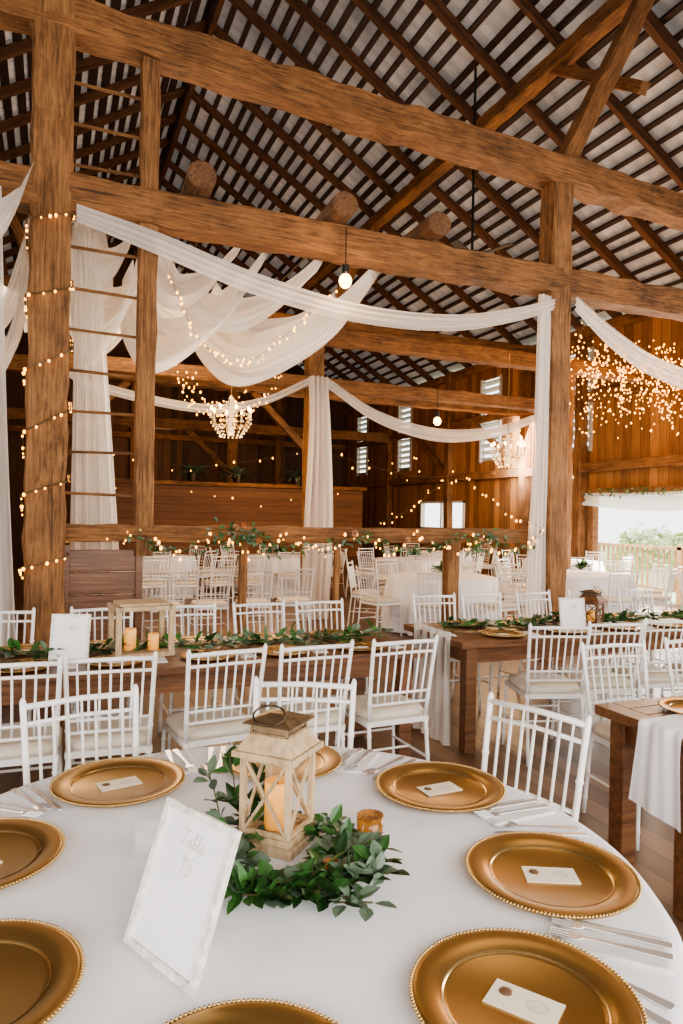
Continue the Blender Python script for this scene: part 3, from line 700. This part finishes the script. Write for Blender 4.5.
def lantern(s,h,capm=None,woodm=None):
    capm=capm or M_champ; woodm=woodm or M_lant
    e=empty('lantern'); a=s/2
    b=MB(); b.box((0,0,.011),(s*1.16,s*1.16,.022)); b.box((0,0,.03),(s*1.04,s*1.04,.016)); b.obj('base',woodm,parent=e,bevel=.002)
    for sx in(-1,1):
        for sy in(-1,1): MB().box((sx*(a-.009),sy*(a-.009),.038+h/2),(.015,.015,h)).obj('corner_post',woodm,parent=e,bevel=.0015)
    z0=.038;z1=.038+h
    for k in range(4):
        m=Matrix.Rotation(k*pi/2,3,'Z'); b=MB()
        def T(x,z): return m@Vector((x,a-.008,z))
        w=a-.016; up=m@Vector((0,1,0))
        b.bar(T(-w,z0+.006),T(w,z0+.006),.010,.010,up); b.bar(T(-w,z1-.006),T(w,z1-.006),.010,.010,up)
        b.bar(T(-w,z0+.01),T(w,z1-.01),.007,.0065,up); b.bar(T(w,z0+.01),T(-w,z1-.01),.007,.0065,up)
        b.obj('cross_lattice',woodm,parent=e)
    b=MB(); b.box((0,0,z1+.008),(s*1.2,s*1.2,.016)); 
    t=s*1.1/2; q=s*.38
    V=[(x*t,y*t,z1+.016) for x,y in((-1,-1),(1,-1),(1,1),(-1,1))]+[(x*q,y*q,z1+.055) for x,y in((-1,-1),(1,-1),(1,1),(-1,1))]
    b.add(V,[(0,3,2,1),(4,5,6,7),(0,1,5,4),(1,2,6,5),(2,3,7,6),(3,0,4,7)]); b.obj('roof',woodm,parent=e,bevel=.002)
    b=MB(); z=z1+.055; q2=q*.98
    for sx in(-1,1):
        for sy in(-1,1): b.box((sx*(q2-.004),sy*(q2-.004),z+.013),(.008,.008,.026))
    b.box((0,0,z+.002),(q2*2,q2*2,.004)); b.box((0,0,z+.013),(q2*1.7,q2*1.7,.022))
    V=[(x*q*1.28,y*q*1.28,z+.026) for x,y in((-1,-1),(1,-1),(1,1),(-1,1))]+[(x*q*1.2,y*q*1.2,z+.030) for x,y in((-1,-1),(1,-1),(1,1),(-1,1))]+[(x*q*.3,y*q*.3,z+.048) for x,y in((-1,-1),(1,-1),(1,1),(-1,1))]
    F=[(0,3,2,1),(8,9,10,11)]
    for o4 in(0,4): F+=[(o4+i,o4+(i+1)%4,o4+4+(i+1)%4,o4+4+i) for i in range(4)]
    b.add(V,F)
    b.obj('metal_cap',capm,parent=e,bevel=.001)
    rr=.045*s/.15
    pts=[(rr*math.cos(i*2*pi/24),-.030-.045*(1-math.sin(i*2*pi/24))*.5,z+.032+.0+.035*(1+math.sin(i*2*pi/24))*.55) for i in range(25)]
    MB().tube(pts,.0028,8).obj('ring_handle',M_dark,parent=e,smooth=True)
    return e
LN=lantern(.146,.190); LN.matrix_world=TR(lu,lv,CLZ,YAW-.42); thing(LN,'beige weathered wooden lantern with crossed lattice and metal cap','lantern')
def candle(u,v,z,r,h,lab):
    o=MB().lathe([(.001,0),(r,0),(r,h),(r*.85,h+.004),(r*.6,h-.006),(.001,h-.008)],28).obj('pillar_candle',M_candle,smooth=True,loc=(u,v,z))
    MB().tube([(0,0,h-.008),(0,0,h+.008)],.0015,5).obj('wick',M_black,parent=o)
    thing(o,lab,'candle')
candle(lu,lv,CLZ+.038,.034,.115,'amber pillar candle glowing inside the wooden lantern')
def foliage(pts,n,spread,L,Wd,name,label,cat,mats=(M_leaf,M_leaf2),stem=.004,flat=.5,seed=1,hang=0,second=.45):
    random.seed(seed)
    st=MB().tube(pts,stem,5).obj(name,M_stem); thing(st,label,cat)
    for mi,mat in enumerate(mats):
        b=MB()
        for k in range(int(n*(1 if mi==0 else second))):
            t=R(0,len(pts)-1.01); i=int(t); p=Vector(pts[i]).lerp(Vector(pts[i+1]),t-i)
            tg=(Vector(pts[i+1])-Vector(pts[i])).normalized()
            if hang:
                off=Vector((R(-1,1),R(-1,.1),R(-1.6,.7))).normalized(); p2=p+off*spread*R(.1,1); d=tg*R(-.6,.6)+off*R(.3,1); 
                b.leaf(p2,d,(R(-.5,.5),-1,R(-.3,.6)),L*R(.6,1.2),Wd*R(.7,1.3),R(0,.2)); continue
            off=Vector((R(-1,1),R(-1,1),R(-.15,1)*flat)); off.normalize(); 
            p2=p+off*spread*R(.1,1)
            if p2.z<pts[i][2]-.012: p2.z=pts[i][2]-.012
            d=tg*R(-.2,1.1)+off*R(.3,1.2); l=L*R(.6,1.2)
            if p2.z+d.normalized().z*l<pts[i][2]-.015: d.z=abs(d.z)*.3
            w=Wd*R(.7,1.2)*(1 if mi==0 else 1.5)
            b.leaf(p2,d,(R(-.5,.5),R(-.5,.5),1),l*(1 if mi==0 else .75),w,R(0,.2))
        b.obj('leaves',mat,parent=st)
    return st
wu,wv=G(-.125,1.69)
ring=[]
for k in range(61):
    a=2*pi*k/60; r=.152+.012*math.sin(3*a)+.01*math.sin(5*a+1); ring.append((wu+r*math.cos(a),wv+r*math.sin(a),CLZ+.020+.005*math.sin(4*a)))
foliage(ring,210,.046,.062,.031,'greenery_wreath','loose eucalyptus wreath around the base of the lantern','wreath',seed=4,second=1.25,flat=.3)
sp=((-.30,1.84,-.04,.12),(-.27,1.92,-.03,.15),(-.23,1.86,.02,.10),(.02,1.68,.08,.03),(.03,1.62,.10,.03),(-.05,1.56,.12,.02),(-.26,1.56,-.05,.02),(-.16,1.53,-.09,.01),(-.08,1.52,.03,.01),(-.30,1.68,-.04,.03),(.0,1.58,.12,.02),(-.12,1.50,-.02,.01),(.04,1.56,.07,.03),(-.02,1.5,.06,.01),(-.20,1.50,.04,.01),(.0,1.48,.08,.01))
for k,(x,d,hx,h) in enumerate(sp):
    a=G(x,d); bq=G(x+hx,d-.03 if k>2 else d+.02)
    foliage([(a[0],a[1],CLZ+.02),((a[0]+bq[0])/2,(a[1]+bq[1])/2,CLZ+.025+h*.6),(bq[0],bq[1],CLZ+.028+h)],15,.015,.055,.030,'leafy_sprig','leafy green sprig tucked into the wreath','foliage',mats=(M_leaf if k%3 else M_leaf2,),stem=.002,seed=20+k)
random.seed(9)
for x,d,m in((-.01,1.60,M_rust),):
    b=MB(); a=G(x,d)
    for k in range(26):
        dd=Vector((R(-1,1),R(-1,1),R(.1,1))); b.leaf(Vector((a[0],a[1],CLZ+.04)),dd,(0,0,1),.022,.014,.3)
    thing(b.obj('dried_flower',m),'rust coloured dried flower in the wreath','flower')
def votive(x,d,mat,lab,lit):
    a=G(x,d); o=MB().lathe([(.001,.0),(.026,0),(.031,.01),(.035,.075),(.032,.075),(.028,.012),(.001,.008)],28).obj('votive_holder',mat,smooth=True,loc=(a[0],a[1],CLZ)); thing(o,lab,'candle holder')
    if lit:
        q=MB().lathe([(.001,.0),(.024,0),(.024,.035),(.001,.035)],20).obj('tealight',M_candle,loc=(a[0],a[1],CLZ+.0105)); thing(q,'small wax tealight inside the glass votive','candle')
votive(.088,1.79,M_merc,'dark amber glass votive beside the wreath',1)
votive(-.455,1.70,M_glass,'clear glass votive beside the framed sign',0)
GL={'T':(.66,[[(0,.88),(.15,1.0),(.45,.93),(.75,1.02)],[(.45,.95),(.38,.5),(.25,.08),(.05,.02),(.02,.15)]]),
'a':(.52,[[(.38,.4),(.2,.46),(.04,.25),(.1,.02),(.28,.06),(.4,.42),(.37,.08),(.46,0),(.56,.1)]]),
'b':(.50,[[(.02,.1),(.22,.6),(.3,.98),(.18,.92),(.12,.3),(.18,.0),(.38,.08),(.4,.36),(.26,.4),(.32,.3),(.5,.34)]]),
'l':(.34,[[(0,.1),(.2,.55),(.28,.98),(.16,.92),(.11,.3),(.18,0),(.36,.1)]]),
'e':(.4,[[(0,.1),(.24,.2),(.3,.42),(.15,.46),(.06,.2),(.18,0),(.44,.14)]]),
'1':(.50,[[(.24,1),(.17,0)]]),'5':(.55,[[(.58,.98),(.24,.95)],[(.24,.95),(.17,.56)],[(.17,.56),(.38,.60),(.46,.30),(.26,.02),(.02,.12)]]),
'4':(.5,[[(.3,1),(.02,.38)],[(.02,.38),(.5,.42)],[(.42,.75),(.32,0)]]),'3':(.5,[[(.12,.9),(.35,.98),(.4,.72),(.18,.55),(.42,.36),(.3,.02),(.02,.1)]])}
def sign(scale,lines,tilt,matT,lab):
    w,h=.224*scale,.272*scale; fr=.015*scale
    e=MB()
    for sx in(-1,1): e.box((sx*(w/2-fr/2),0,h/2),(fr,.014,h))
    for z in(fr/2,h-fr/2): e.box((0,0,z),(w-2*fr,.0139,fr))
    o=e.obj('table_sign',M_frame,bevel=.0015); 
    MB().box((0,.001,h/2),(w-2*fr,.006,h-2*fr)).obj('sign_panel',matT,parent=o)
    MB().bar((0,.006,h*.75),(0,.10*scale,h*.02),.04*scale,.003,(1,0,0)).obj('easel_back',M_frame,parent=o)
    b=MB()
    for t,z,s in lines:
        W_=sum(GL[c][0] for c in t)*s; x=-W_/2
        for c in t:
            for stk in GL[c][1]:
                b.tube(catmull([(x+p[0]*s,-.0024,z+p[1]*s) for p in stk],22 if len(stk)>2 else 4),.0006*scale,5)
            x+=GL[c][0]*s
    b.obj('lettering',M_ink,parent=o)
    o.matrix_world=matm@Matrix.Rotation(-tilt,4,'X')
    thing(o,lab,'sign'); return o
a=G(-.322,1.285); matm=TR(a[0],a[1],CLZ+.003,YAW-.74)
sign(1,[('Table',.205,.030),('15',.158,.033)],.36,M_signc,'whitewashed framed sign reading Table 15 on its easel back')
a=(.1,4.15); matm=TR(a[0],a[1],.764,YAW+.1); sign(.95,[('Table',.17,.03),('14',.13,.03)],.2,M_signc,'white framed table number sign on the farm table')
matm=TR(3.65,4.2,.764,YAW+.1); sign(.9,[('Table',.17,.03),('13',.13,.03)],.2,M_signc,'white framed table number sign on the farm table')
def gpath(u0,u1,v,z,n=24): return [(u0+(u1-u0)*k/n,v+.05*math.sin(k*1.1),z+.02+.01*math.sin(k*.9)) for k in range(n+1)]
foliage(gpath(-1.5,2.1,4.28,.765),420,.07,.09,.035,'greenery_garland','green leafy garland running down the farm table','garland',seed=31)
foliage(gpath(2.65,5.9,4.42,.765),380,.07,.09,.035,'greenery_garland','green leafy garland running down the farm table','garland',seed=32)
foliage([(.6+4.5*k/40,6.38,1.42-.15*abs(math.sin(k*pi/10))) for k in range(41)],130,.06,.065,.024,'greenery_garland','sparse leafy garland trailing below the timber rail','garland',seed=33,hang=1)
foliage([(1.35,6.38,1.46),(1.7,6.37,1.42),(1.95,6.37,1.26)],32,.08,.075,.028,'greenery_garland','leafy spray at the rail with rust blooms','garland',seed=34,hang=1)
foliage([(4.1,6.38,1.26),(4.35,6.37,1.46),(4.6,6.37,1.36)],32,.08,.075,.028,'greenery_garland','leafy spray at the rail with rust blooms','garland',seed=35,hang=1)
foliage([(10.64,8.4+3.7*k/20,2.18-.03*math.sin(k)) for k in range(21)],70,.06,.09,.04,'greenery_garland','sparse leafy garland along the top of the doorway','garland',seed=36,hang=1)
random.seed(12)
for k in range(7):
    u=random.choice([R(1.4,1.9),R(4.2,4.6),R(1.2,4.8)]); c=Vector((u,6.33+R(-.04,.03),1.38+R(-.08,.1))); b=MB()
    for j in range(18):
        d=Vector((R(-1,1),R(-1,.4),R(-.5,1))); b.leaf(c,d,(0,-1,0),.036,.026,.3)
    thing(b.obj('flower',random.choice([M_rust,M_pink])),'small rust coloured bloom in the rail garland','flower','rail garland flowers')
def setting(u,v,face,H=.76):
    p=dup(P0,TR(u,v,H+.001,0,.8)); thing(p,'gold charger plate set on the farm table','charger plate','farm table chargers')
    c=dup(CARD,TR(u,v,H+.0065,R(-.3,.3),.8)); thing(c,'cream place card on a gold charger','place card','farm table place cards')
    napkin(u+.23,v,H,pi/2,.7)
for u in(-.68,-.14,.34,.85,1.30,1.82):
    setting(u,4.04,1); setting(u,4.53,-1)
for u in(3.0,3.56,4.1,4.6,5.2):
    setting(u,4.19,1); setting(u,4.66,-1)
setting(2.66,2.26,1); setting(3.2,2.26,1)
def boxlantern(u,v,lab):
    e=empty('lantern'); w,h=.30,.25
    b=MB(); b.box((0,0,.012),(w+.04,w*.8+.04,.024)); b.obj('base',M_lant,parent=e,bevel=.002)
    for sx in(-1,1):
        for sy in(-1,1): MB().box((sx*w/2,sy*w*.4,.02+h/2),(.03,.03,h)).obj('corner_post',M_lant,parent=e)
    b=MB()
    for sx in(-1,1): b.box((sx*w/2,0,h+.03),(.04,w*.8+.04,.025))
    for sy in(-1,1): b.box((0,sy*w*.4,h+.03),(w-.0,.04,.025))
    b.box((0,0,h+.05),(w*.95,w*.75,.015))
    b.obj('roof',M_lant,parent=e,bevel=.002)
    e.matrix_world=TR(u,v,.761,.1); thing(e,lab,'lantern')
boxlantern(.50,4.27,'open pale wooden box lantern holding candles')
candle(.44,4.28,.786,.035,.12,'glowing pillar candle in the box lantern'); candle(.57,4.25,.786,.032,.09,'glowing pillar candle in the box lantern')
L2=lantern(.16,.15,M_dark,M_farm); L2.matrix_world=TR(3.95,4.35,.761,.5); thing(L2,'small brown wooden lantern on the farm table','lantern')
candle(3.95,4.35,.80,.03,.08,'glowing pillar candle inside the lantern')
sheet('table_runner',[(2.60,4.15,.775),(2.55,4.15,.768),(2.53,4.12,.4),(2.50,4.08,.05)],[(2.60,4.70,.775),(2.55,4.70,.768),(2.53,4.68,.4),(2.49,4.74,.05)],'sheer white runner hanging over the table end',amp=.016,freq=5,dirv=(-1,0,0),cat='table runner')
sheet('table_runner',[(2.6,2.0,.768),(2.36,2.0,.768),(2.29,2.0,.766),(2.272,2.0,.70),(2.262,1.98,.40)],[(2.6,2.24,.768),(2.36,2.22,.768),(2.29,2.22,.766),(2.272,2.22,.70),(2.262,2.25,.43)],'white cloth folded over the farm table edge',amp=.007,freq=1.6,dirv=(-.8,0,0.1),cat='table runner',mat=M_cloth)
for u in(3.4,4.6,6.3):
    b=MB().lathe([(.001,0),(.1,0),(.14,.2),(.12,.2),(.001,.17)],16,(u,18.5,2.42)); e=b.obj('potted_fern',M_dark); thing(e,'potted green fern on the partition cap','plant'); q=MB()
    for k in range(70):
        a=R(0,2*pi); d=Vector((math.cos(a),math.sin(a),R(.2,1.4))); q.leaf((u,18.5,2.6),d,(0,0,1),.5,.08,.5)
    q.obj('fronds',M_leaf2,parent=e)
# ------------------------------------------------------------------ lights
def area(loc,target,sx,sy,e,col=(1,1,1)):
    l=bpy.data.lights.new('daylight_and_fill','AREA'); l.shape='RECTANGLE'; l.size=sx; l.size_y=sy; l.energy=e; l.color=col
    o=bpy.data.objects.new('daylight_and_fill',l); C.objects.link(o); o.location=loc
    o.rotation_euler=(Vector(target)-Vector(loc)).to_track_quat('-Z','Y').to_euler()
def pt(loc,e,col=(1,.64,.33),r=.25):
    l=bpy.data.lights.new('warm_lamp_and_fill','POINT'); l.energy=e; l.color=col; l.shadow_soft_size=r
    o=bpy.data.objects.new('warm_lamp_and_fill',l); C.objects.link(o); o.location=loc
area((1.5,-2.6,2.6),(1.2,3.0,.6),7,2.6,280,(1,.965,.93))
area((-5.4,.5,2.2),(2,3,.8),4,3,180,(1,.97,.95))
area((9.5,3.0,2.4),(.5,1.8,.7),3,2,440,(1,.94,.87))  # unseen fill panel aimed at the round table; wall behind has no opening
area((10.6,10.2,1.2),(4,9,.8),3.4,2,380,(1,.95,.88))
area((11.6,12,3.5),(20,15,.5),6,2,1100,(1,1,.97))  # added panel outside, brightening the shrubs beyond the doorway
pt((2.23,9.36,2.2),100); pt((6.95,9.65,2.1),100); pt((2.57,5.9,3.7),18,r=.08)
pt((1.2,8.1,5.1),40,(1,.84,.66),.5); pt((1.2,6.9,2.7),32,(1,.82,.62),.5); pt((1.3,9.6,3.9),60,(1,.76,.50),.4); pt((-.6,8.3,3.8),50,(1,.78,.55),.4)  # unseen points added to make the ceiling drapes glow through
pt((3.6,12.2,5.2),80,(1,.60,.30),.6); pt((7,8,5.2),60,(1,.60,.30),.6); pt((5,16.5,3.6),160,(1,.60,.30),.6); pt((9.3,8.4,3.6),170,(1,.58,.24),.5); pt((3,23,4),110,(1,.60,.30),.6); pt((9,15,3),130,(1,.60,.30),.6)  # added warm fill points for roof timbers, rear hall and board wall
pt((3,3,5.0),55,(1,.70,.44),.8)  # unseen warm fill overhead, no fixture at this spot
w=bpy.data.worlds.new('world'); bpy.context.scene.world=w; w.use_nodes=True
bg=w.node_tree.nodes['Background']; bg.inputs[0].default_value=(1,.985,.965,1); bg.inputs[1].default_value=2.8
try: bpy.context.scene.view_settings.look='AgX - Medium High Contrast'
except Exception as ex: print(ex)
# ------------------------------------------------------------------ camera
cam=bpy.data.cameras.new('camera'); co=bpy.data.objects.new('camera',cam); C.objects.link(co)
cam.sensor_fit='VERTICAL'; cam.sensor_height=36; cam.lens=700/1024*36; cam.clip_start=.05; cam.clip_end=200
rt=Vector((CA,-SA,0)); up=Vector((0,0,1)); fw=Vector((SA,CA,0)); g=.019
r2=rt*math.cos(g)+up*math.sin(g); u2=up*math.cos(g)-rt*math.sin(g)
co.matrix_world=Matrix.Translation((0,0,CAMZ))@Matrix((r2,u2,-fw)).transposed().to_4x4()
cam.shift_y=.003
bpy.context.scene.camera=co
